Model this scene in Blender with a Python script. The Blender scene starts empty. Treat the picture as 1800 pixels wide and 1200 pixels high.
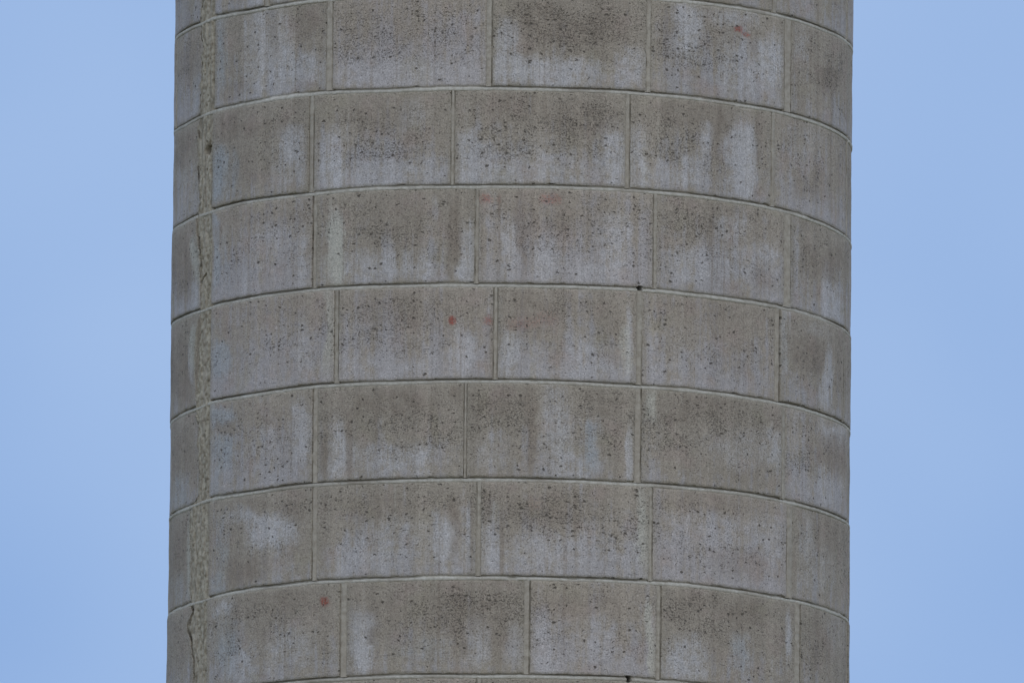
import bpy, math, random
from math import sin, cos, tan, asin, pi, radians, sqrt
from mathutils import Vector, Matrix, noise

# ------------------------------------------------------------------ camera
S = bpy.context.scene
R = 1.2                      # shaft radius, metres
FPX = 30000.0                # focal length in pixels of the 1800 px wide photograph
DIST = 59.62                  # camera to tower axis, on the ground
CAMZ = 1.6
ELEV = radians(8.4)
YAW = radians(0.0030)
ROLL = radians(0.55)
CAM = Vector((0.0, -DIST, CAMZ))
fwd = Vector((sin(YAW) * cos(ELEV), cos(YAW) * cos(ELEV), sin(ELEV)))
right = fwd.cross(Vector((0, 0, 1))).normalized()
up = right.cross(fwd).normalized()
c_, s_ = cos(ROLL), sin(ROLL)
rgt = right * c_ + up * s_
upp = up * c_ - right * s_
cd = bpy.data.cameras.new('camera')
cd.sensor_width = 36.0
cd.lens = FPX / 1800.0 * 36.0
cd.clip_start = 0.5
cd.clip_end = 5000.0
cam = bpy.data.objects.new('camera', cd)
M3 = Matrix((rgt, upp, -fwd)).transposed()
cam.matrix_world = Matrix.Translation(CAM) @ M3.to_4x4()
S.collection.objects.link(cam)
S.camera = cam

# ------------------------------------------------------------------ sky, sun, exposure
w = bpy.data.worlds.new('World')
S.world = w
w.use_nodes = True
wt = w.node_tree
wt.nodes.clear()
SUN_EL, SUN_AZ = radians(40), radians(10)      # azimuth: to the right of the camera, seen from the tower
out = wt.nodes.new('ShaderNodeOutputWorld')
bgn = wt.nodes.new('ShaderNodeBackground')
sky = wt.nodes.new('ShaderNodeTexSky')
sky.sky_type = 'NISHITA'
sky.sun_disc = False
sky.sun_elevation = SUN_EL
sky.sun_rotation = pi - SUN_AZ
sky.altitude = 200
sky.air_density = 1.0
sky.dust_density = 0.6
sky.ozone_density = 2.0
bgn.inputs['Strength'].default_value = 0.0865
# thin even veil of evening haze over the whole sky: pale blue, faintly clouded
wn = wt.nodes.new('ShaderNodeTexNoise')
wn.inputs['Scale'].default_value = 26.0
wn.inputs['Detail'].default_value = 2.0
wr = wt.nodes.new('ShaderNodeValToRGB')
wr.color_ramp.elements[0].position = 0.3
wr.color_ramp.elements[1].position = 0.7
wr.color_ramp.elements[0].color = (2.66, 4.20, 7.40, 1)
wr.color_ramp.elements[1].color = (3.60, 5.10, 8.0, 1)
wm = wt.nodes.new('ShaderNodeMix')
wm.data_type = 'RGBA'
wm.inputs[0].default_value = 0.92
tc = wt.nodes.new('ShaderNodeTexCoord')
wt.links.new(tc.outputs['Generated'], wn.inputs['Vector'])
wt.links.new(wn.outputs['Fac'], wr.inputs['Fac'])
wt.links.new(sky.outputs['Color'], wm.inputs[6])
wt.links.new(wr.outputs['Color'], wm.inputs[7])
wt.links.new(wm.outputs[2], bgn.inputs['Color'])
wt.links.new(bgn.outputs['Background'], out.inputs['Surface'])

sl = bpy.data.lights.new('sun', 'SUN')
sl.energy = 1.5
sl.angle = radians(140)
sl.color = (1.0, 0.88, 0.73)
sun = bpy.data.objects.new('sun', sl)
sdir = Vector((sin(SUN_AZ) * cos(SUN_EL), -cos(SUN_AZ) * cos(SUN_EL), sin(SUN_EL)))
sun.rotation_euler = sdir.to_track_quat('Z', 'Y').to_euler()
sun.location = sdir * 40
S.collection.objects.link(sun)

S.view_settings.view_transform = 'Standard'
S.view_settings.look = 'None'
S.view_settings.gamma = 1
S.view_settings.use_curve_mapping = False
S.view_settings.exposure = 0.21
S.render.engine = 'CYCLES'

# ------------------------------------------------------------------ helpers
def px2cyl(x, y):
    """photograph pixel -> (angle, height) on the shaft; angle 0 faces the camera, + to the right"""
    d = fwd + rgt * ((x - 900.0) / FPX) + upp * ((600.0 - y) / FPX)
    a = d.x * d.x + d.y * d.y
    b = 2 * (CAM.x * d.x + CAM.y * d.y)
    c = CAM.x ** 2 + CAM.y ** 2 - R * R
    disc = b * b - 4 * a * c
    if disc <= 0:
        t = -b / (2 * a)
    else:
        t = (-b - sqrt(disc)) / (2 * a)
    p = CAM + d * t
    return math.atan2(p.x, -p.y), p.z

def cyl2px(th, z, r=R):
    p = Vector((r * sin(th), -r * cos(th), z)) - CAM
    k = FPX / p.dot(fwd)
    return 900 + p.dot(rgt) * k, 600 - p.dot(upp) * k

def pos(th, z, r):
    return (r * sin(th), -r * cos(th), z)

def nz(x, y, z=0.0):
    return noise.noise(Vector((x, y, z)))

def fbm(x, y, z=0.0, o=4):
    return noise.fractal(Vector((x, y, z)), 1.0, 2.0, o)

def sstep(a, b, x):
    t = min(1.0, max(0.0, (x - a) / (b - a)))
    return t * t * (3 - 2 * t)

# ------------------------------------------------------------------ the measured bed joints
BEDS = [
 [(306,73),(324,54),(353,41),(373,32),(437,20),(542,2),(880,-12),(1183,0),(1277,10),(1329,19),(1364,26),(1405,36),(1446,51),(1481,67),(1498,84)],
 [(303,233),(324,220),(347,206),(382,193),(467,176),(572,162),(680,159),(843,155),(1001,158),(1100,162),(1218,172),(1306,185),(1370,196),(1437,216),(1475,233),(1495,250)],
 [(302,408),(321,393),(353,377),(370,371),(420,357),(537,342),(601,335),(700,329),(843,328),(972,328),(1100,333),(1224,344),(1312,356),(1364,367),(1402,377),(1449,394),(1472,406),(1495,426)],
 [(302,570),(321,557),(353,546),(376,537),(443,523),(513,513),(560,508),(700,502),(843,501),(1001,503),(1095,507),(1160,511),(1259,522),(1370,539),(1422,552),(1452,563),(1492,586)],
 [(300,743),(318,729),(345,717),(370,706),(443,694),(560,677),(700,672),(843,669),(1001,672),(1095,677),(1177,682),(1253,690),(1341,703),(1396,714),(1452,731),(1489,749)],
 [(298,909),(327,893),(362,878),(443,865),(548,851),(630,846),(700,844),(843,842),(972,844),(1095,849),(1230,858),(1294,865),(1373,878),(1428,892),(1469,906),(1492,920)],
 [(297,1078),(321,1066),(344,1058),(368,1051),(408,1041),(443,1035),(513,1026),(554,1022),(700,1017),(843,1014),(972,1016),(1095,1020),(1166,1024),(1207,1027),(1282,1036),(1370,1050),(1408,1057),(1452,1070),(1478,1080),(1492,1091)],
 [(525,1197),(598,1192),(680,1188),(843,1187),(972,1188),(1102,1192),(1207,1200)],
]
def bed_table(pts):
    q = [px2cyl(x, y) for x, y in pts]
    return q
BT = [bed_table(p) for p in BEDS]
def mean_z(t):
    s = [z for th, z in t if abs(th) < 1.0]
    return sum(s) / len(s)
BZ = [mean_z(t) for t in BT]
COURSE = (BZ[0] - BZ[7]) / 7.0
def bed_z(k, th):
    """height of bed k (0..7 measured, others by even spacing); th in -pi..pi"""
    wob = 0.0011 * fbm(th * 6.0, k * 3.7, 1.0) + 0.0006 * fbm(th * 26.0, k * 3.7, 5.0)
    if k < 0 or k > 7:
        return BZ[0] - k * COURSE + wob
    t = BT[k]
    zm = BZ[k]
    if th <= t[0][0]:
        e = t[0]; f = sstep(0.0, 0.7, e[0] - th)
        return e[1] * (1 - f) + zm * f + wob
    if th >= t[-1][0]:
        e = t[-1]; f = sstep(0.0, 0.7, th - e[0])
        return e[1] * (1 - f) + zm * f + wob
    for i in range(len(t) - 1):
        if t[i][0] <= th <= t[i + 1][0]:
            f = (th - t[i][0]) / (t[i + 1][0] - t[i][0])
            z = t[i][1] * (1 - f) + t[i + 1][1] * f
            # pull towards the level line a little: the courses are level, their joints only uneven
            return z * 0.93 + zm * 0.07 + wob
    return zm

HOLES = [px2cyl(1125, 508), px2cyl(1105, 1194)]    # two small open holes in the bed joints

# ------------------------------------------------------------------ vertical joints measured in the photograph
# (x centre, width px, dark side: L, R, B(oth), N(one), strength of the dark line)
PERP = {
 0: [(470, 9, 'R', .6), (735, 9, 'R', .6), (1030, 9, 'L', .6), (1362, 8, 'L', .6)],
 1: [(579, 12, 'B', .75), (861, 11, 'R', 1.0), (1140, 9, 'L', .6), (1385, 13, 'B', .7)],
 2: [(548, 9, 'R', .9), (796, 8, 'B', .7), (1104, 9, 'R', .6), (1359, 7, 'L', .7)],
 3: [(553, 8, 'L', .9), (838, 8, 'L', .6), (1151, 8, 'L', .8), (1385, 13, 'R', .7)],
 4: [(592, 9, 'R', .9), (871, 9, 'B', .7), (1124, 11, 'R', .7), (1367, 8, 'R', .8)],
 5: [(553, 9, 'L', .6), (818, 7, 'B', .6), (1122, 12, 'R', .9), (1377, 7, 'L', .8)],
 6: [(552, 9, 'L', .9), (841, 9, 'L', .5), (1144, 8, 'R', .8), (1388, 11, 'L', .6)],
 7: [(603, 12, 'L', .6), (927, 11, 'R', 1.0), (1158, 9, 'R', .8), (1402, 11, 'R', .8)],
 8: [(540, 9, 'L', .8), (840, 9, 'L', .6), (1130, 9, 'R', .8), (1370, 9, 'L', .6)],
}
CHASE_L = [(-10,356),(60,353),(200,350),(225,347),(380,348),(430,351),(540,350),(560,346),(640,340),(705,343),(740,343),(870,345),(893,333),(1050,334),(1070,338),(1090,328),(1140,337),(1200,340)]
def interp(tab, y):
    if y <= tab[0][0]: return tab[0][1]
    for i in range(len(tab) - 1):
        if tab[i][0] <= y <= tab[i + 1][0]:
            f = (y - tab[i][0]) / (tab[i + 1][0] - tab[i][0])
            return tab[i][1] * (1 - f) + tab[i + 1][1] * f
    return tab[-1][1]
CHASE_R_TH = px2cyl(371.5, 600)[0]

# ------------------------------------------------------------------ wear and stains, in photograph pixels
# kind: P pale lilac bloom, D dark grime, X red lichen, C cold bluish wash, O olive/lime mortar smear, H heavy pitting
# (kind, x, y, half width, half height, strength)
ST = [
 # course 1
 ('P',470,95,38,55,.7),('P',540,120,30,25,.6),('P',470,25,25,16,.5),('D',480,60,10,55,.5),('D',410,155,28,22,.5),('D',540,40,26,30,.6),
 ('C',386,90,10,70,.6),('P',700,130,110,26,.55),('D',690,45,90,35,.35),('H',640,85,60,45,.6),('H',760,60,60,50,.4),
 ('P',890,80,18,40,.8),('P',960,128,90,26,.9),('H',930,45,70,45,.9),('D',950,40,60,40,.6),('H',1050,45,60,45,1.),('D',1050,45,60,38,.6),('P',1115,120,20,30,.6),
 ('P',1210,45,22,45,1.),('P',1290,30,35,18,.6),('X',1297,52,9,7,.7),('X',1312,62,9,6,.6),('P',1280,120,22,46,.6),('P',1345,110,32,42,.8),('D',1325,85,12,35,.6),
 ('H',1190,75,45,28,.9),('H',1240,100,60,25,.6),('D',1170,50,25,45,.4),('D',1455,135,18,28,.7),('P',1410,80,14,35,.4),('H',1450,140,30,20,.4),('D',1430,25,40,16,.2),
 ('D',330,110,24,40,.6),('C',345,150,8,60,.4),('P',332,20,14,20,.3),
 # course 2
 ('C',385,300,16,48,.9),('C',415,310,10,38,.5),('D',395,230,16,26,.4),('D',455,225,70,22,.5),('P',512,255,20,28,.9),('P',500,300,28,28,.4),('D',450,300,32,35,.4),('P',530,280,8,50,.4),
 ('P',585,285,24,45,.8),('P',690,310,90,24,.5),('D',660,200,70,25,.5),('H',690,250,90,45,.6),('P',725,205,22,22,.4),
 ('P',818,290,18,48,.9),('P',900,290,70,38,.45),('P',1080,275,22,48,.8),('P',1010,300,60,30,.4),('D',900,190,70,25,.5),('D',1030,210,70,35,.5),('H',990,225,90,45,.9),('H',900,250,60,45,.7),('X',1075,195,14,14,.15),
 ('P',1122,290,16,55,.8),('P',1240,245,14,28,.8),('P',1305,275,25,60,1.),('P',1200,305,40,25,.6),('D',1200,200,80,28,.45),('H',1180,245,60,35,.7),('D',1262,225,16,50,.6),('D',1335,240,8,50,.6),('H',1260,300,30,30,.5),('P',1412,255,24,40,.3),('D',1430,330,35,32,.5),('H',1420,310,40,30,.4),('D',1480,300,12,40,.4),
 ('D',322,270,16,32,.8),('D',335,255,8,16,.4),('P',345,180,6,40,.4),('P',330,330,18,40,.3),
 # course 3
 ('C',378,430,9,90,.9),('C',400,460,10,50,.4),('D',385,420,12,18,.6),('P',490,425,40,35,.35),('P',537,470,10,60,.7),('D',480,385,70,24,.4),('P',432,495,8,28,.5),('D',500,470,8,50,.3),
 ('O',590,440,13,75,1.),('P',590,460,10,50,.6),('P',588,400,12,30,.5),('P',690,470,95,26,.5),('D',680,385,80,30,.35),('D',798,400,14,60,.8),('D',795,460,7,40,.7),('P',820,450,12,45,.8),('P',765,370,6,30,.4),
 ('X',856,349,18,10,.55),('X',972,350,24,12,.45),('X',945,380,20,18,.12),('D',920,420,11,80,.75),('P',895,440,15,50,.7),('P',955,460,26,36,.7),('P',1078,430,28,48,.7),('P',1050,480,40,20,.6),('D',985,385,80,30,.4),('H',1000,410,80,40,.6),('H',660,400,90,35,.5),('X',880,350,6,12,.3),
 ('H',1215,400,60,45,1.),('D',1250,385,14,50,.4),('P',1220,465,35,35,.6),('P',1285,395,20,20,.5),('P',1300,460,30,30,.5),('D',1340,490,28,28,.4),('P',1352,460,14,32,.6),
 ('D',1450,460,40,32,.7),('P',1452,510,8,50,.8),('P',1465,540,10,30,.7),('P',1400,420,10,60,.3),('H',1425,455,15,20,.7),('D',1420,400,25,20,.3),
 ('D',322,470,17,60,.9),('O',350,455,9,38,1.),('P',340,525,9,28,.8),
 # course 4
 ('C',388,635,16,32,1.),('C',375,560,7,40,.4),('D',395,580,10,20,.3),('P',535,600,10,60,.5),('D',480,550,80,22,.25),('O',580,580,11,78,1.),('P',580,590,9,60,.6),('D',495,620,20,30,.3),
 ('P',815,612,20,32,1.),('X',795,566,6.5,6,1.),('X',795,567,5,5,1.),('X',862,562,7,4,.5),('X',795,566,18,12,.25),('X',945,560,50,22,.14),('X',855,575,24,20,.22),('D',783,566,5,4,.6),('X',860,558,10,10,.4),('X',868,566,5,8,.4),('P',650,645,60,24,.5),('P',740,645,30,20,.4),('D',700,550,100,30,.45),('H',730,570,100,35,.4),('D',860,610,8,50,.4),
 ('P',898,625,16,38,.9),('X',910,570,28,16,.25),('X',960,560,25,18,.18),('D',930,560,30,45,.6),('D',1000,540,90,24,.4),('P',1035,630,40,35,.5),('P',1106,600,7,60,.7),('D',1080,600,18,45,.4),('D',948,598,10,7,.5),('P',1010,650,60,16,.4),
 ('P',1180,620,50,45,.25),('D',1240,555,70,24,.3),('D',1290,640,40,20,.3),('P',1380,600,9,75,.7),('O',1380,590,6,70,.3),('D',1425,625,26,30,.7),('P',1455,660,9,50,.8),('P',1430,575,24,14,.3),('D',1480,640,12,60,.4),
 ('D',318,650,20,60,.95),('O',342,610,7,40,1.),('P',337,640,6,36,.6),
 # course 5
 ('C',388,725,22,22,.8),('C',390,800,26,38,.7),('D',395,748,18,14,.6),('P',525,760,14,45,1.),('D',480,740,60,26,.3),('D',500,790,16,30,.3),('P',470,775,20,22,.4),('C',375,850,10,30,.4),
 ('P',595,790,14,55,.7),('D',612,790,7,60,.9),('D',568,800,8,40,.7),('D',680,710,90,28,.6),('P',700,810,80,28,.6),('H',700,770,90,35,.8),('D',805,690,10,20,.7),('D',820,700,16,30,.5),
 ('D',935,760,9,90,.7),('D',880,710,60,26,.5),('H',900,730,70,30,.6),('C',1040,785,16,50,.6),('P',1040,790,16,40,.5),('P',980,770,24,50,.6),('P',860,800,30,30,.4),('P',970,700,14,30,.5),('H',1060,750,40,45,.7),('D',1070,710,50,20,.4),('P',1108,800,7,50,1.),('P',1020,820,40,20,.5),
 ('O',1145,710,12,26,.6),('D',1230,710,80,28,.5),('H',1210,750,90,35,.7),('H',1320,740,60,30,.6),('P',1300,790,60,30,.4),('P',1365,800,12,30,.6),('D',1310,830,40,18,.35),('P',1465,765,20,24,.7),('D',1460,790,26,28,.8),('H',1420,800,30,30,.6),('P',1450,860,26,30,.5),('P',1400,750,12,40,.3),('D',1475,810,14,30,.5),
 ('D',320,800,22,40,.6),('C',315,865,16,30,.5),('P',345,760,7,50,.3),('D',305,760,8,30,.4),
 # course 6
 ('P',482,935,36,30,.9),('P',425,905,22,14,.6),('D',450,890,28,16,.5),('D',515,895,28,24,.5),('D',430,1005,45,28,.8),('C',390,960,14,60,.4),('C',380,1030,10,20,.5),('P',480,1000,28,20,.3),
 ('D',650,890,90,28,.5),('P',620,985,40,28,.35),('P',780,950,18,40,.9),('P',700,950,70,36,.4),('D',797,920,12,60,.8),('P',825,940,9,40,.4),('D',855,890,9,35,.9),('O',870,900,8,25,.3),('H',858,900,12,36,1.),
 ('X',940,880,22,22,.25),('X',938,925,28,20,.15),('D',960,890,90,34,.55),('H',960,900,100,34,.8),('P',860,970,16,45,.6),('D',882,960,4,55,.7),('P',960,970,90,32,.45),('P',1080,930,40,40,.2),('H',1080,930,50,40,.7),
 ('O',1132,930,11,75,1.),('O',1100,615,10,45,.5),('P',1128,970,10,40,.6),('D',1230,880,80,20,.5),('D',1340,890,28,20,.3),('P',1250,930,60,30,.5),('P',1355,950,30,40,.5),('D',1300,990,60,26,.4),('P',1418,940,10,32,.5),('D',1465,940,24,40,.5),('P',1440,1000,22,40,.4),('D',1430,900,16,30,.2),
 ('D',312,970,16,55,.6),('C',315,1040,14,30,.4),('O',332,975,4,80,.8),
 # course 7
 ('X',569,1057,8,9,.65),('X',572,1062,14,16,.2),('X',433,1068,7,6,.2),('D',490,1060,70,26,.45),('P',395,1070,16,20,.6),('C',400,1140,26,48,.6),('P',510,1130,40,35,.5),('D',460,1110,26,24,.4),('P',425,1170,20,30,.6),
 ('P',632,1130,22,45,1.),('D',660,1080,50,35,.4),('D',655,1118,10,8,.6),('D',610,1130,6,60,.4),('D',780,1070,60,40,.4),('D',805,1100,12,80,.7),('D',870,1090,50,50,.5),('D',880,1160,30,45,.3),('P',835,1135,20,40,.6),('P',905,1130,16,40,.7),('X',876,1045,10,8,.2),('H',820,1075,80,35,.7),('C',740,1135,60,30,.3),
 ('P',945,1140,24,50,.5),('D',1000,1060,60,26,.5),('P',1050,1120,28,36,.4),('D',1070,1070,16,26,.4),('O',1147,1110,9,50,1.),('P',1148,1120,8,45,.6),('O',1148,1170,10,26,.7),('D',1152,1165,4,20,.7),('H',955,1075,16,30,.5),
 ('H',1230,1080,60,38,1.),('D',1215,1060,60,26,.4),('D',1310,1080,40,30,.6),('P',1205,1160,40,34,.7),('C',1300,1140,20,36,.5),('P',1300,1140,18,30,.4),('D',1260,1150,20,30,.4),('P',1385,1120,6,50,.7),('D',1440,1120,18,50,.5),('H',1418,1128,8,12,.9),('P',1470,1100,14,45,.3),
 ('D',315,1130,16,50,.4),
 ('D',878,358,2.6,26,1.),('D',878,430,2.4,60,.6),('P',884,430,4,60,.5),('D',847,420,2.4,80,.7),('P',829,440,5,60,.8),('D',882,975,2.8,50,1.),('D',864,600,2.6,60,.8),('D',936,420,6,80,.7),('D',936,760,6,80,.6),('D',830,930,3,70,.7),('P',824,940,4,60,.6),('D',613,790,3,50,.4),('D',597,430,3,60,.3),('D',936,190,2.2,22,.3),('P',932,185,2.2,20,.5),('D',833,250,2.5,60,.4),('D',616,275,2.2,60,.5),('D',1336,250,3,30,.8),('D',1397,1140,2.6,40,.8),('D',1398,1000,2.6,60,.6),('D',1440,950,2.4,80,.4),('D',865,620,2.6,40,.6),('D',560,260,3,60,.4),('P',430,150,3,60,.4),('P',430,50,2.5,22,.7),
 ('D',630,335,7,4,1.),
 # course 0
 ('P',470,5,22,10,.6),('D',330,30,14,26,.4),
]
STT = []
for k, x, y, hw, hh, s in ST:
    if k == 'P' and hw > 8: hw, hh, s = hw * 1.22, hh * 1.15, s * .95
    if k == 'O': s = min(1.0, s * 1.2)
    STT.append((k, x, y, hw, hh, s))
from collections import defaultdict
BUCK = defaultdict(list)
for s in STT:
    k, x, y, hw, hh, st = s
    for bx in range(int((x - 1.8 * hw - 12) // 100), int((x + 1.8 * hw + 12) // 100) + 1):
        for by in range(int((y - 1.8 * hh - 12) // 100), int((y + 1.8 * hh + 12) // 100) + 1):
            BUCK[(bx, by)].append(s)
CH = {'P': 0, 'D': 1, 'X': 2, 'C': 3, 'O': 4, 'H': 5}
def stains(th, z, ylo=-1e9, yhi=1e9):
    v = [0.0] * 6
    if cos(th) < 0.02:
        return v
    x, y = cyl2px(th, z)
    if y < -60 or y > 1260:
        return v
    wx = x + 14 * fbm(th * 9, z * 5, 3.1, 3) + 5 * nz(th * 60, z * 20, 8.)
    wy = y + 16 * fbm(th * 9, z * 9, 7.7, 3) + 8 * nz(th * 60, z * 20, 2.)
    for k, sx, sy, hw, hh, st in BUCK.get((int(x // 100), int(y // 100)), ()):
        if k == 'X' or hw <= 8:
            dx, dy = x - sx + (wx - x) * min(1, hw / 30), y - sy + (wy - y) * .35
        else:
            dx, dy = wx - sx, wy - sy
        # a stain keeps to the block it sits on: compare rows through sy
        if sy < ylo - 3 or sy > yhi + 3:
            continue
        ax, ay = abs(dx) / hw, abs(dy) / hh
        d = (ax ** 2.6 + ay ** 2.6) ** (1 / 2.6)
        f = st * (1 - sstep(0.35, 1.55, d))
        c = CH[k]
        v[c] = 1 - (1 - v[c]) * (1 - f)
    return v

# ------------------------------------------------------------------ materials
def mat(name):
    m = bpy.data.materials.new(name)
    m.use_nodes = True
    nt = m.node_tree
    nt.nodes.clear()
    return m, nt
class NB:
    def __init__(s, nt): s.nt = nt
    def n(s, t, **kw):
        x = s.nt.nodes.new(t)
        for k, v in kw.items(): setattr(x, k, v)
        return x
    def l(s, a, b): s.nt.links.new(a, b)
    def math(s, op, a, b=None, c=None, clamp=False):
        x = s.n('ShaderNodeMath', operation=op); x.use_clamp = clamp
        for i, v in enumerate((a, b, c)):
            if v is None: continue
            if isinstance(v, (int, float)): x.inputs[i].default_value = v
            else: s.l(v, x.inputs[i])
        return x.outputs[0]
    def mix(s, f, a, b, blend='MIX'):
        x = s.n('ShaderNodeMix', data_type='RGBA', blend_type=blend)
        for i, v in ((0, f), (6, a), (7, b)):
            if isinstance(v, (int, float)): x.inputs[i].default_value = v
            elif isinstance(v, tuple): x.inputs[i].default_value = (*v, 1)
            else: s.l(v, x.inputs[i])
        return x.outputs[2]
    def noise(s, vec, scale, detail=2, rough=.5, dist=0.0):
        x = s.n('ShaderNodeTexNoise')
        x.inputs['Scale'].default_value = scale; x.inputs['Detail'].default_value = detail
        x.inputs['Roughness'].default_value = rough; x.inputs['Distortion'].default_value = dist
        s.l(vec, x.inputs['Vector'])
        return x.outputs['Fac']
    def ramp(s, v, a, b, lo=0.0, hi=1.0):
        x = s.n('ShaderNodeMapRange', interpolation_type='SMOOTHSTEP')
        s.l(v, x.inputs[0])
        x.inputs[1].default_value = a; x.inputs[2].default_value = b
        x.inputs[3].default_value = lo; x.inputs[4].default_value = hi
        return x.outputs[0]
    def scale(s, vec, sc):
        x = s.n('ShaderNodeMapping'); x.inputs['Scale'].default_value = sc
        s.l(vec, x.inputs['Vector']); return x.outputs[0]

def stone_material():
    m, nt = mat('pitted_limestone')
    b = NB(nt)
    uv = b.n('ShaderNodeUVMap', uv_map='arc').outputs[0]        # metres round the shaft, metres up
    loc = b.n('ShaderNodeUVMap', uv_map='face').outputs[0]      # 0..1 across and up the block
    sx = b.n('ShaderNodeSeparateXYZ'); b.l(loc, sx.inputs[0])
    lv = sx.outputs[1]
    A1 = b.n('ShaderNodeAttribute', attribute_name='stain_a')
    A2 = b.n('ShaderNodeAttribute', attribute_name='stain_b')
    s1 = b.n('ShaderNodeSeparateColor'); b.l(A1.outputs['Color'], s1.inputs[0])
    s2 = b.n('ShaderNodeSeparateColor'); b.l(A2.outputs['Color'], s2.inputs[0])
    P, D, X = s1.outputs
    Cc, O, H = s2.outputs
    rnd = b.n('ShaderNodeObjectInfo').outputs['Random']
    n_big = b.noise(uv, 5.0, 3, .55)
    n_streak = b.noise(b.scale(uv, (42, 3.2, 1)), 1.0, 4, .6)
    n_streak2 = b.noise(b.scale(uv, (150, 9, 1)), 1.0, 2, .5)
    n_mid = b.noise(uv, 26.0, 4, .6)
    n_fine = b.noise(uv, 170.0, 3, .75)
    n_grain = b.noise(uv, 420.0, 2, .6)
    # how far the pale lilac lower bloom comes up the block
    g = b.math('ADD', b.math('MULTIPLY', lv, -.85), 0.36)
    g = b.math('ADD', g, b.math('MULTIPLY', b.math('SUBTRACT', n_mid, .5), 1.4))
    g = b.math('ADD', g, b.math('MULTIPLY', b.math('SUBTRACT', n_streak, .5), 1.7))
    g = b.math('ADD', g, b.math('MULTIPLY', b.math('SUBTRACT', n_big, .5), 1.5))
    n_col = b.noise(b.scale(uv, (19, .55, 1)), 1.0, 3, .6)
    g = b.math('ADD', g, b.math('MULTIPLY', b.math('SUBTRACT', n_col, .5), 2.0))
    g = b.math('ADD', g, b.math('MULTIPLY', b.math('SUBTRACT', rnd, .62), .75))
    bloom = b.ramp(g, -0.35, 0.55, 0, .88)
    base = b.mix(bloom, COL['brown'], COL['lilac'])
    # slow drift of hue
    n_h = b.noise(uv, 9.0, 2, .5)
    base = b.mix(b.ramp(n_h, .5, .75, 0, .5), base, COL['pinkish'])
    n_h2 = b.noise(b.scale(uv, (1, 1, 1)), 7.0, 3, .5, .6)
    base = b.mix(b.ramp(n_h2, .55, .8, 0, .5), base, COL['olive'])
    def brk(a, k=1.0, lo=.0, hi=1.0):   # break a soft stain up with noise
        t = b.math('ADD', a, b.math('MULTIPLY', b.math('SUBTRACT', n_mid, .5), b.math('MULTIPLY', a, k * 2.6)))
        t = b.math('ADD', t, b.math('MULTIPLY', b.math('SUBTRACT', n_fine, .5), b.math('MULTIPLY', a, k * 1.6)))
        t = b.math('ADD', t, b.math('MULTIPLY', b.math('SUBTRACT', n_streak2, .5), b.math('MULTIPLY', a, k * 1.3)))
        t = b.math('ADD', t, b.math('MULTIPLY', b.math('SUBTRACT', n_streak, .5), b.math('MULTIPLY', a, k * 1.0)))
        return b.ramp(t, lo, hi, 0, 1)
    base = b.mix(b.math('MULTIPLY', brk(P), .78), base, COL['pale'])
    base = b.mix(b.math('MULTIPLY', brk(Cc, .6), .8), base, COL['cold'])
    base = b.mix(b.math('MULTIPLY', brk(D), .70), base, COL['grime'])
    base = b.mix(b.math('MULTIPLY', brk(O, .6), .92), base, COL['lime'])
    # rust red lichen
    xr = b.ramp(b.math('ADD', X, b.math('MULTIPLY', b.math('SUBTRACT', n_fine, .5), b.math('MULTIPLY', X, 4.5))), .15, 1.0, 0, 1)
    base = b.mix(b.math('MULTIPLY', xr, .92), base, COL['red'])
    # vertical run marks
    base = b.mix(b.ramp(n_streak, .60, .80, 0, .22), base, COL['grime'])
    base = b.mix(b.ramp(n_streak2, .58, .85, 0, .16), base, COL['pale'])
    n_run = b.noise(b.scale(uv, (60, 1.1, 1)), 1.0, 3, .6)
    base = b.mix(b.ramp(n_run, .54, .74, 0, .46), base, COL['grime'])
    n_run2 = b.noise(b.scale(uv, (33, 1.4, 1)), 1.0, 3, .6)
    base = b.mix(b.ramp(n_run2, .60, .80, 0, .34), base, COL['lime'])
    n_band = b.noise(b.scale(uv, (14, .22, 1)), 1.0, 4, .65)
    bm = b.math('ADD', b.math('MULTIPLY', b.math('SUBTRACT', n_band, .5), .62), 1.0)
    cg3 = b.n('ShaderNodeCombineColor'); [b.l(bm, i) for i in cg3.inputs]
    base = b.mix(1.0, base, cg3.outputs[0], 'MULTIPLY')
    # dirty margins of the block
    uu = sx.outputs[0]
    ex = b.math('MULTIPLY', b.math('MINIMUM', uu, b.math('SUBTRACT', 1.0, uu)), 1.6)
    ey = b.math('MINIMUM', lv, b.math('SUBTRACT', 1.0, lv))
    ed = b.math('MINIMUM', ex, ey)
    edn = b.math('ADD', ed, b.math('MULTIPLY', b.math('SUBTRACT', n_mid, .5), .06))
    base = b.mix(b.ramp(edn, .0, .045, .28, 0), base, COL['edge'])
    exn = b.math('ADD', ex, b.math('MULTIPLY', b.math('SUBTRACT', n_streak, .5), .16))
    base = b.mix(b.ramp(exn, .0, .11, .42, 0), base, COL['joint2'])
    base = b.mix(b.math('MULTIPLY', b.ramp(rnd, .55, .9, 0, 1), .14), base, COL['pinkish'])
    # per block shift
    hs = b.n('ShaderNodeHueSaturation'); b.l(base, hs.inputs['Color'])
    b.l(b.math('ADD', b.math('MULTIPLY', rnd, .10), .95), hs.inputs['Value'])
    base = hs.outputs[0]
    # grain
    gm = b.math('ADD', b.math('MULTIPLY', b.math('SUBTRACT', n_fine, .5), 1.5), 1.0)
    gm = b.math('ADD', gm, b.math('MULTIPLY', b.math('SUBTRACT', n_grain, .5), 1.1))
    cg = b.n('ShaderNodeCombineColor'); [b.l(gm, i) for i in cg.inputs]
    base = b.mix(1.0, base, cg.outputs[0], 'MULTIPLY')
    n_mot = b.noise(uv, 55.0, 5, .7)
    mm = b.math('ADD', b.math('MULTIPLY', b.math('SUBTRACT', n_mot, .5), .75), 1.0)
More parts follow.
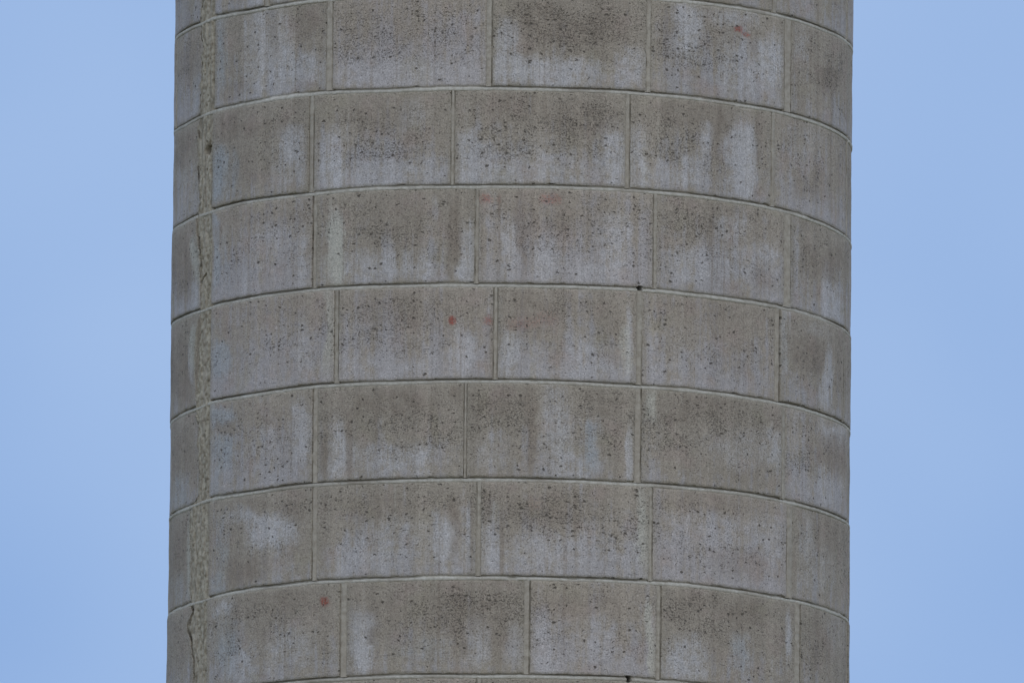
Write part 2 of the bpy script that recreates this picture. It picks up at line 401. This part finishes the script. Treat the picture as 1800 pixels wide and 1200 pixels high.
    cg2 = b.n('ShaderNodeCombineColor'); [b.l(mm, i) for i in cg2.inputs]
    base = b.mix(1.0, base, cg2.outputs[0], 'MULTIPLY')
    # pits: where the middle band of the block is bare
    band = b.math('MULTIPLY', b.ramp(lv, .08, .40, 0.3, 1), b.ramp(lv, .80, 1.0, 1, .6))
    dens = b.math('ADD', b.math('MULTIPLY', H, .44), b.math('MULTIPLY', band, b.ramp(n_big, .35, .65, .28, .62)))
    n_cl = b.noise(uv, 14.0, 2, .5)
    dens = b.math('MULTIPLY', dens, b.ramp(n_cl, .38, .64, .6, 1.45))
    dens = b.math('MULTIPLY', dens, b.math('SUBTRACT', 1.0, b.math('MULTIPLY', P, .5)))
    dens = b.math('MINIMUM', dens, .95)
    def pits(sc, amt, rad, soft):
        wv = b.n('ShaderNodeVectorMath', operation='ADD')
        nn = b.n('ShaderNodeTexNoise'); nn.inputs['Scale'].default_value = 90; nn.inputs['Detail'].default_value = 2
        b.l(uv, nn.inputs['Vector'])
        sc_ = b.n('ShaderNodeVectorMath', operation='MULTIPLY'); b.l(nn.outputs['Color'], sc_.inputs[0]); sc_.inputs[1].default_value = (.020, .014, 0)
        b.l(uv, wv.inputs[0]); b.l(sc_.outputs[0], wv.inputs[1])
        v = b.n('ShaderNodeTexVoronoi', voronoi_dimensions='2D'); v.inputs['Scale'].default_value = 1.0
        b.l(b.scale(wv.outputs[0], sc), v.inputs['Vector'])
        sc2 = b.n('ShaderNodeSeparateColor'); b.l(v.outputs['Color'], sc2.inputs[0])
        pick = b.math('LESS_THAN', sc2.outputs[0], b.math('MULTIPLY', dens, amt))
        r = b.math('MULTIPLY', b.math('ADD', b.math('MULTIPLY', b.math('POWER', sc2.outputs[1], 2.0), .8), .35), rad)
        q = b.math('DIVIDE', b.math('SUBTRACT', r, v.outputs['Distance']), soft, clamp=True)
        return b.math('MULTIPLY', q, pick)
    n_sp = b.noise(b.scale(uv, (1, 1.05, 1)), 165.0, 2, .55, .3)
    n_sp2 = b.noise(b.scale(uv, (1, 1.15, 1)), 95.0, 2, .55, .6)
    th1 = b.math('SUBTRACT', .665, b.math('MULTIPLY', dens, .125))
    sp1 = b.math('MULTIPLY', b.math('SUBTRACT', n_sp, th1), 9.0, clamp=True)
    sp2 = b.math('MULTIPLY', b.math('SUBTRACT', n_sp2, b.math('ADD', th1, .05)), 9.0, clamp=True)
    p1 = pits((48, 66, 1), .55, .29, .15)
    p2 = pits((120, 150, 1), 1.1, .40, .25)
    p3 = pits((30, 46, 1), .20, .18, .08)
    pit = b.math('MAXIMUM', b.math('MAXIMUM', p1, b.math('MULTIPLY', p2, .42)), p3)
    pit = b.math('MAXIMUM', pit, b.math('MAXIMUM', b.math('MULTIPLY', sp1, .75), b.math('MULTIPLY', sp2, .9)))
    base = b.mix(b.math('MULTIPLY', pit, .86), base, COL['pit'])
    bs = b.n('ShaderNodeBsdfPrincipled')
    b.l(base, bs.inputs['Base Color'])
    bs.inputs['Roughness'].default_value = .92
    bs.inputs['Specular IOR Level'].default_value = .25
    hgt = b.math('SUBTRACT', b.math('MULTIPLY', n_fine, .0016), b.math('MULTIPLY', pit, .004))
    hgt = b.math('ADD', hgt, b.math('MULTIPLY', n_mid, .002))
    bp = b.n('ShaderNodeBump'); bp.inputs['Strength'].default_value = .8; bp.inputs['Distance'].default_value = 1.0
    b.l(hgt, bp.inputs['Height']); b.l(bp.outputs[0], bs.inputs['Normal'])
    o = b.n('ShaderNodeOutputMaterial'); b.l(bs.outputs[0], o.inputs[0])
    return m

COL = dict(
 brown=(.378, .332, .260), lilac=(.430, .412, .396), pinkish=(.402, .322, .268), olive=(.370, .335, .235),
 pale=(.540, .528, .505), cold=(.395, .420, .415), grime=(.272, .226, .172), lime=(.500, .482, .395),
 edge=(.385, .355, .265), pit=(.085, .074, .056), red=(.320, .060, .036),
 mortar=(.70, .675, .585), mortar2=(.55, .52, .43), joint=(.50, .465, .375), joint2=(.330, .295, .230), soot=(.095, .084, .058),
)

def mortar_material(name, rough_scale, c1, c2, dark_amt):
    m, nt = mat(name)
    b = NB(nt)
    uv = b.n('ShaderNodeUVMap', uv_map='arc').outputs[0]
    A = b.n('ShaderNodeAttribute', attribute_name='stain_a')
    s1 = b.n('ShaderNodeSeparateColor'); b.l(A.outputs['Color'], s1.inputs[0])
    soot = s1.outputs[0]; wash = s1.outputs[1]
    n1 = b.noise(uv, rough_scale, 4, .65)
    n2 = b.noise(uv, rough_scale * 6, 3, .6)
    base = b.mix(b.ramp(n1, .35, .68, 0, 1), c1, c2)
    base = b.mix(b.ramp(n2, .60, .78, 0, dark_amt), base, COL['soot'])
    base = b.mix(b.math('MULTIPLY', wash, .8), base, COL['brown'])
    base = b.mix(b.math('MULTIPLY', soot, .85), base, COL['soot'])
    bs = b.n('ShaderNodeBsdfPrincipled')
    b.l(base, bs.inputs['Base Color'])
    bs.inputs['Roughness'].default_value = .95
    bs.inputs['Specular IOR Level'].default_value = .2
    bp = b.n('ShaderNodeBump'); bp.inputs['Strength'].default_value = .8; bp.inputs['Distance'].default_value = 1.0
    b.l(b.math('ADD', b.math('MULTIPLY', n1, .003), b.math('MULTIPLY', n2, .0015)), bp.inputs['Height'])
    b.l(bp.outputs[0], bs.inputs['Normal'])
    o = b.n('ShaderNodeOutputMaterial'); b.l(bs.outputs[0], o.inputs[0])
    return m

STONE = stone_material()
MORTAR = mortar_material('lime_mortar', 60, COL['mortar'], COL['mortar2'], .35)
JOINT = mortar_material('weathered_mortar', 45, COL['joint'], COL['joint2'], .45)
ROUGH = mortar_material('rough_mortar', 48, (.50, .455, .345), (.255, .218, .150), .6)

# ------------------------------------------------------------------ mesh building
class MB:
    def __init__(s): s.v = []; s.f = []; s.arc = []; s.loc = []; s.a = []; s.b = []
    def add(s, th, z, r, loc=(.5, .5), a=(0, 0, 0), b=(0, 0, 0)):
        s.v.append(pos(th, z, r)); s.arc.append((th * R, z)); s.loc.append(loc)
        s.a.append((*a, 1.0)); s.b.append((*b, 1.0))
        return len(s.v) - 1
    def build(s, name, material, parent=None, origin=None, smooth=True):
        me = bpy.data.meshes.new(name)
        o0 = Vector(origin) if origin else Vector((0, 0, 0))
        me.from_pydata([Vector(p) - o0 for p in s.v], [], s.f)
        for nm, src in (('arc', s.arc), ('face', s.loc)):
            uvl = me.uv_layers.new(name=nm)
            buf = []
            for lp in me.loops: buf.extend(src[lp.vertex_index])
            uvl.data.foreach_set('uv', buf)
        for nm, src in (('stain_a', s.a), ('stain_b', s.b)):
            ca = me.color_attributes.new(nm, 'FLOAT_COLOR', 'POINT')
            ca.data.foreach_set('color', [c for t in src for c in t])
        if smooth:
            me.polygons.foreach_set('use_smooth', [True] * len(me.polygons))
            try:
                me.set_sharp_from_angle(angle=radians(50))
            except Exception: pass
        me.materials.append(material)
        ob = bpy.data.objects.new(name, me)
        S.collection.objects.link(ob)
        ob.location = o0
        if parent: ob.parent = parent
        return ob

GH = 0.0085      # half height of a bed joint
def block_mesh(mb, k, ta, tb, step=.0045, nv=44, seed=0, fa=None, fb=None, detail=True):
    """one curved block of course k (between bed k-1 above and bed k below)"""
    n = max(3, int((tb - ta) * R / step))
    rnd = random.Random(seed)
    off = rnd.uniform(-.0030, .0030)
    tilt = rnd.uniform(-.0016, .0016)
    # rows: arris rows close to the edges
    if detail: vs = [0.0, .012] + [.03 + .94 * i / (nv - 3) for i in range(nv - 2)] + [.988, 1.0]
    else: vs = [0.0, 1.0]
    us = [0.0, .4 / n] + [i / n for i in range(1, n)] + [1 - .4 / n, 1.0] if detail else [i / n for i in range(n + 1)]
    xs = None
    ylo = yhi = None
    tm = (ta + tb) / 2
    _, y1 = cyl2px(tm, bed_z(k - 1, tm)); _, y2 = cyl2px(tm, bed_z(k, tm))
    idx = []
    top_in = []; bot_in = []
    for i, u in enumerate(us):
        col = []
        for j, v in enumerate(vs):
            thl = fa(v) if fa else ta
            thr = fb(v) if fb else tb
            th = thl + (thr - thl) * u
            zb = bed_z(k, th) + GH; zt = bed_z(k - 1, th) - GH
            r = R + off + tilt * (u - .5) * 2
            if detail:
                # worn, slightly broken edges
                if j == 0:
                    zb += .0022 * max(0, fbm(th * 45, k * 9.1, 2.) + .1) + (.016 * max(0, nz(th * 30, k * 5.3, 4.) - .50))
                if j == len(vs) - 1:
                    zt -= .0024 * max(0, fbm(th * 45, k * 9.1, 12.) + .1)
                for ht, hz in HOLES:
                    d = abs(th - ht) * R / .0085
                    if d < 1:
                        if j == 0 and abs(zb - hz) < .03: zb += .007 * sqrt(1 - d * d)
                        if j == len(vs) - 1 and abs(zt - hz) < .03: zt -= .005 * sqrt(1 - d * d)
            z = zb + (zt - zb) * v
            if detail:
                r += .0016 * fbm(th * 7, z * 8, seed * .37) + .0005 * nz(th * 60, z * 60, 1.)
                if u in (0.0, 1.0): th += (.0009 * fbm(z * 60, seed * 1.7, 3.)) * (1 if u == 0 else -1)
            if j == len(vs) - 1 or i in (0, len(us) - 1):
                r -= .0012 if detail else .004
            elif j == 0:
                r -= .0022 if detail else .004
            a = b = (0, 0, 0)
            if detail:
                s = STAINF(th, z, y1, y2, k)
                a = s[:3]; b = s[3:]
            col.append(mb.add(th, z, r, (u, v), a, b))
        idx.append(col)
        thl = fa(0) if fa else ta; thr = fb(0) if fb else tb
        th0 = thl + (thr - thl) * u
        thl = fa(1) if fa else ta; thr = fb(1) if fb else tb
        th1 = thl + (thr - thl) * u
        bot_in.append(mb.add(th0, bed_z(k, th0) + GH, R - .10, (u, 0)))
        top_in.append(mb.add(th1, bed_z(k - 1, th1) - GH, R - .10, (u, 1)))
    nu = len(us)
    for i in range(nu - 1):
        for j in range(len(vs) - 1):
            mb.f.append((idx[i][j], idx[i + 1][j], idx[i + 1][j + 1], idx[i][j + 1]))
        mb.f.append((idx[i][-1], idx[i + 1][-1], top_in[i + 1], top_in[i]))
        mb.f.append((idx[i + 1][0], idx[i][0], bot_in[i], bot_in[i + 1]))
        mb.f.append((bot_in[i + 1], bot_in[i], top_in[i], top_in[i + 1]))
    mb.f.append(tuple([bot_in[0]] + idx[0] + [top_in[0]])[::1])
    mb.f.append(tuple([top_in[-1]] + idx[-1][::-1] + [bot_in[-1]])[::1])

def STAINF(th, z, y1, y2, k):
    if cos(th) < .02: return [0.0] * 6
    # row limits follow the block: shift y limits by the bow of the course at this angle
    _, ya = cyl2px(th, bed_z(k - 1, th)); _, yb = cyl2px(th, bed_z(k, th))
    return stains(th, z, ya - 6, yb + 6)

# ------------------------------------------------------------------ ground (below the frame)
def ground():
    m, nt = mat('dry_grass_ground')
    b = NB(nt)
    tcn = b.n('ShaderNodeTexCoord').outputs['Object']
    n = b.noise(tcn, .6, 6, .6)
    col = b.mix(b.ramp(n, .35, .65, 0, 1), (.16, .135, .08), (.10, .105, .05))
    bs = b.n('ShaderNodeBsdfPrincipled'); b.l(col, bs.inputs['Base Color']); bs.inputs['Roughness'].default_value = .95
    o = b.n('ShaderNodeOutputMaterial'); b.l(bs.outputs[0], o.inputs[0])
    me = bpy.data.meshes.new('ground')
    vs = []; fs = []
    rad = [0, 5, 20, 60, 200, 700, 2500]; ns = 48
    vs.append((0, 0, 0))
    for r in rad[1:]:
        for i in range(ns):
            a = 2 * pi * i / ns
            vs.append((r * cos(a), r * sin(a), 0.0))
    for i in range(ns): fs.append((0, 1 + i, 1 + (i + 1) % ns))
    for q in range(len(rad) - 2):
        for i in range(ns):
            a = 1 + q * ns + i; c = 1 + q * ns + (i + 1) % ns
            fs.append((a, a + ns, c + ns, c))
    me.from_pydata(vs, [], fs)
    me.materials.append(m)
    o = bpy.data.objects.new('ground', me)
    S.collection.objects.link(o)
    o['kind'] = 'structure'
ground()

# ------------------------------------------------------------------ the tower
tower = bpy.data.objects.new('stone_tower', None)
S.collection.objects.link(tower)
tower['label'] = 'round tower of curved grey stone blocks with a rough mortar strip at left'
tower['category'] = 'tower'

KTOP, KBOT = -1, 9                     # courses built block by block
def chase_left(z):
    _, y = cyl2px(-1.15, z)
    y = max(-10, min(1200, y))
    x = interp(CHASE_L, y)
    th, _ = px2cyl(x, y)
    return th + .022 * fbm(z * 7, 3.3, 0) + .010 * fbm(z * 40, 1.3, 0)
def chase_right(z):
    return CHASE_R_TH + .0035 * fbm(z * 12, 9.3, 0)

rng = random.Random(5)
perps = []          # (course, theta, width m, side, strength)
for k in range(KTOP, KBOT + 1):
    if k in PERP:
        ym = 600
        lst = []
        for x, wpx, side, st in PERP[k]:
            zc = (bed_z(k - 1, 0) + bed_z(k, 0)) / 2
            _, yc = cyl2px(asin(max(-1, min(1, (x - 898) / 598))), zc)
            th, _ = px2cyl(x, yc)
            lst.append((th, wpx / 498.0 / max(.55, cos(th)), side, st))
    else:
        o = rng.uniform(-.15, .15)
        lst = [(-.62 + o, .018, 'L', .8), (-.1 + o, .018, 'R', .8), (.42 + o, .018, 'L', .8), (.92 + o, .018, 'L', .8)]
    th = lst[-1][0]
    back = []
    while True:
        th += rng.uniform(.44, .54)
        if th > 2 * pi + CHASE_R_TH - .25 - .12: break
        back.append((th, .018, 'L', .8))
    full = lst + back
    # blocks: chase right edge -> first joint -> ... -> chase left edge (+2pi)
    zc0 = lambda v, k=k: bed_z(k, -1.1) + (bed_z(k - 1, -1.1) - bed_z(k, -1.1)) * v
    for i in range(len(full) + 1):
        ta = CHASE_R_TH if i == 0 else full[i - 1][0] + full[i - 1][1] / 2 / R
        tb = full[i][0] - full[i][1] / 2 / R if i < len(full) else None
        fa = (lambda v: chase_right(zc0(v)) - .001) if i == 0 else None
        fb = None
        if tb is None:
            # last block ends at the left of the chase and shows at the left rim: wrap to negative angles
            ta -= 2 * pi
            tb = chase_left(zc0(.5))
            fb = (lambda v: chase_left(zc0(v)) + .001)
        elif ta > pi:
            ta -= 2 * pi; tb -= 2 * pi
        tm = (ta + tb) / 2
        vis = (-1.62 < tb and ta < 1.62) and 0 <= k <= 8
        mb = MB()
        if tb > 1.75 and ta < pi and not vis or not vis:
            block_mesh(mb, k, ta, tb, step=.05, nv=4, seed=k * 31 + i, fa=fa, fb=fb, detail=True)
        else:
            block_mesh(mb, k, ta, tb, seed=k * 31 + i, fa=fa, fb=fb)
        zz = (bed_z(k - 1, tm) + bed_z(k, tm)) / 2
        mb.build('stone_block', STONE, tower, origin=pos(tm, zz, R - .05))
    # upright mortar joints
    for th, wd, side, st in full:
        t0 = th if th <= pi else th - 2 * pi
        mb = MB()
        hw = wd / 2 / R
        nzr = 60 if abs(t0) < 1.6 else 12
        za = bed_z(k, t0) + GH * .6; zb = bed_z(k - 1, t0) - GH * .6
        # profile across: fraction of width, recess, soot
        dw = min(.45, .0062 / wd)
        rows = []
        for j in range(nzr + 1):
            z = za + (zb - za) * j / nzr
            wv = .12 * fbm(z * 30, k * 2.2 + th, 1.)
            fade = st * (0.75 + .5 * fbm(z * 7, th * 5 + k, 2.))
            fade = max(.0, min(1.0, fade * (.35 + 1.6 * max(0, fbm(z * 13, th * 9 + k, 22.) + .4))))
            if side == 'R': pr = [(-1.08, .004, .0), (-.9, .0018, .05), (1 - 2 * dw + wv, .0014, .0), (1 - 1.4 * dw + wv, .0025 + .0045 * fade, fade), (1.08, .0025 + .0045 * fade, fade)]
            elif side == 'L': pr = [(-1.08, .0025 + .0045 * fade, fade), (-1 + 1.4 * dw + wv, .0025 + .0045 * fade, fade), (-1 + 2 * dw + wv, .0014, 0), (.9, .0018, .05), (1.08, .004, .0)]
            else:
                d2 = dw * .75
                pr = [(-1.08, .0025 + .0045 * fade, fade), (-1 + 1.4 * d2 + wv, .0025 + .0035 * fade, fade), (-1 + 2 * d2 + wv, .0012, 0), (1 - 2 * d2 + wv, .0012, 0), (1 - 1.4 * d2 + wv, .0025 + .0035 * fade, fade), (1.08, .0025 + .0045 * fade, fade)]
            row = []
            wash = max(0, min(1, .30 + .6 * fbm(z * 5, k + th * 3, 7.)))
            for f, dp, so in pr:
                rr = R - dp + .0006 * fbm(z * 50, f * 2 + k, th)
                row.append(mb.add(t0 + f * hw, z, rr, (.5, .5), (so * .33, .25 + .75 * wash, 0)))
            rows.append(row)
        for j in range(nzr):
            for q in range(len(rows[0]) - 1):
                mb.f.append((rows[j][q], rows[j][q + 1], rows[j + 1][q + 1], rows[j + 1][q]))
        # inner back edge to give it body
        zz = (za + zb) / 2
        mb2 = mb
        bl = [mb2.add(t0 - 1.08 * hw, za, R - .06), mb2.add(t0 + 1.08 * hw, za, R - .06), mb2.add(t0 + 1.08 * hw, zb, R - .06), mb2.add(t0 - 1.08 * hw, zb, R - .06)]
        mb2.f.append(tuple([bl[0]] + [r[0] for r in rows] + [bl[3]]))
        mb2.f.append(tuple([bl[2]] + [r[-1] for r in rows][::-1] + [bl[1]]))
        mb2.f.append((bl[1], bl[0], bl[3], bl[2]))
        mb.build('mortar_joint', JOINT, tower, origin=pos(t0, zz, R))

# bed joints, one ring each
def bed_ring(k):
    mb = MB()
    n = 1100 if -1 <= k <= 8 else 160
    rings = []
    for i in range(n):
        th = -pi + 2 * pi * i / n
        zc = bed_z(k, th)
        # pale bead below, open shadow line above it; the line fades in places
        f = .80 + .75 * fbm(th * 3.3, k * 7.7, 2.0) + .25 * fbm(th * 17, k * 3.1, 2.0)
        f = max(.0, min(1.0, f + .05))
        hb = .0022 * nz(th * 8, k * 2.9, 6.) + .0008 * nz(th * 60, k, 6.)
        hole = 0
        for ht, hz in HOLES:
            if abs(hz - zc) < .03:
                hole = max(hole, 1 - abs(th - ht) * R / .0075)
        hole = 1 if hole > 0 else 0
        chip = max(0, nz(th * 34, k * 4.4, 9.) - .45) * .03
        wash = max(0, min(1, -.05 + 1.1 * fbm(th * 7, k * 5.5, 1.)))
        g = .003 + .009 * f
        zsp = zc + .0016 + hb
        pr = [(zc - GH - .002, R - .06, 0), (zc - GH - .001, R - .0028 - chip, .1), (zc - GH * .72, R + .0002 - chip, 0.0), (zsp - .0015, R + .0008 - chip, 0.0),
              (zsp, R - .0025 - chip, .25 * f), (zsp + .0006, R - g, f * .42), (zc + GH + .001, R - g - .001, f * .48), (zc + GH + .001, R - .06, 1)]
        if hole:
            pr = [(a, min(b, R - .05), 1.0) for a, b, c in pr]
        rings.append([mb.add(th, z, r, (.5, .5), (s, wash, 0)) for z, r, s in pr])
    for i in range(n):
        a, b = rings[i], rings[(i + 1) % n]
        for q in range(len(a)):
            q2 = (q + 1) % len(a)
            mb.f.append((a[q], b[q], b[q2], a[q2]))
    mb.build('mortar_joint', MORTAR, tower, origin=(0, 0, BZ[0] - k * COURSE))
for k in range(KTOP - 1, KBOT + 1): bed_ring(k)

# rough mortar strip down the left side
def chase():
    mb = MB()
    ztop = bed_z(KTOP - 1, -1.1); zbot = bed_z(KBOT, -1.1)
    nr = int((ztop - zbot) / .0035); nc = 36
    rows = []
    bx, bz = px2cyl(365, 262)        # a dark hole in the strip
    cx, cz = px2cyl(352, 497)        # a crack across it
    for j in range(nr + 1):
        z = zbot + (ztop - zbot) * j / nr
        l = chase_left(z) - .004; r_ = chase_right(z) + .002
        row = []
        for i in range(nc + 1):
            u = i / nc
            th = l + (r_ - l) * u
            a = th * R
            lump = .6 * fbm(a * 42, z * 26, 4., 5) + .8 * fbm(a * 38, z * 7, 24., 4)
            rr = R - .002 + .0050 * lump
            crev = sstep(.80, .92, u) * (1 - sstep(.955, 1.0, u))      # open line along the right edge
            crf = max(0, .45 + 1.1 * fbm(z * 3.2, 8.8, 0))
            rr -= .008 * crev * min(1, crf)
            soot = .45 * crev * min(1, crf)
            pit = sstep(.28, .6, fbm(a * 75, z * 70, 14., 3))
            rr -= .004 * pit; soot = max(soot, .40 * pit)
            ed = min(u, 1 - u)
            rr -= .004 * (1 - sstep(0, .08, ed))
            d = sqrt(((th - bx) * R * .8 / .022) ** 2 + ((z - bz) / .030) ** 2) + .45 * fbm(a * 60, z * 50, 1.)
            h = 1 - sstep(.4, 1.0, d)
            rr -= .03 * h; soot = max(soot, h)
            dc = abs((z - cz) - (th - cx) * R * .55 - .006 * nz(a * 60, 2.)) / .0045
            h2 = max(0, 1 - dc) * (1 if abs(th - cx) * R < .05 else 0)
            rr -= .02 * min(1, h2 * 2); soot = max(soot, h2)
            wash = max(0, min(1, .15 + 1.2 * fbm(a * 34, z * 2.5, 31.)))
            soot = max(soot, .75 * (1 - sstep(.0, .20, u)) * sstep(-.3, .2, fbm(3.3, z * 4, 51.)), .35 * sstep(.1, .5, fbm(a * 60, z * 4, 61.)))
            row.append(mb.add(th, z, rr, (.5, .5), (soot, wash * .7, 0)))
        rows.append(row)
    for j in range(nr):
        for i in range(nc):
            mb.f.append((rows[j][i], rows[j][i + 1], rows[j + 1][i + 1], rows[j + 1][i]))
    li = [mb.add(chase_left(zbot + (ztop - zbot) * j / nr) - .004, zbot + (ztop - zbot) * j / nr, R - .08) for j in (0, nr)]
    ri = [mb.add(CHASE_R_TH + .002, zbot + (ztop - zbot) * j / nr, R - .08) for j in (0, nr)]
    mb.f.append(tuple([li[0]] + [r[0] for r in rows] + [li[1]]))
    mb.f.append(tuple([ri[1]] + [r[-1] for r in rows][::-1] + [ri[0]]))
    mb.f.append((ri[0], li[0], li[1], ri[1]))
    o = mb.build('mortar_strip', ROUGH, tower, origin=pos(-1.12, (ztop + zbot) / 2, R))
    o['label'] = 'rough crumbling mortar strip running down the joint'
chase()

# lower and upper shaft outside the picture: plain coursing joined into one mesh each
def rest(name, k0, k1):
    mb = MB()
    for k in range(k0, k1):
        o = (k % 2) * .26
        for i in range(12):
            block_mesh(mb, k, -pi + o + i * pi / 6 + .007, -pi + o + (i + 1) * pi / 6 - .007, step=.08, nv=2, seed=k * 13 + i, detail=False)
    ob = mb.build(name, STONE, tower, smooth=False)
    ob['kind'] = 'stuff'
nlow = int((BZ[0] - KBOT * COURSE) / COURSE)
rest('lower_masonry', KBOT + 1, KBOT + 1 + nlow)
rest('upper_masonry', KTOP - 8, KTOP)
# core
def core():
    mb = MB()
    z0, z1 = -.3, BZ[0] + 9.5 * COURSE
    n = 96
    lo = [mb.add(-pi + 2 * pi * i / n, z0, R - .055 if 0 else R - .07) for i in range(n)]
    hi = [mb.add(-pi + 2 * pi * i / n, z1, R - .07) for i in range(n)]
    for i in range(n):
        j = (i + 1) % n
        mb.f.append((lo[i], lo[j], hi[j], hi[i]))
    mb.f.append(tuple(hi))
    mb.build('tower_core', MORTAR, tower)
core()

if __name__ == '__main__':
    for y in (0, 600, 1200):
        pass
    print('CHK', [tuple(round(q) for q in cyl2px(0, z)) for z in BZ], COURSE, BZ[0], BZ[7], nlow)
    for z in (BZ[0], BZ[4], BZ[7]):
        e = R / DIST
        print('EDGE', cyl2px(-pi / 2 + e, z), cyl2px(pi / 2 - e, z))
    for k in (1, 4, 6):
        t = BT[k]; print('BED', k, [round((z - BZ[k]) * 498, 1) for th, z in t])
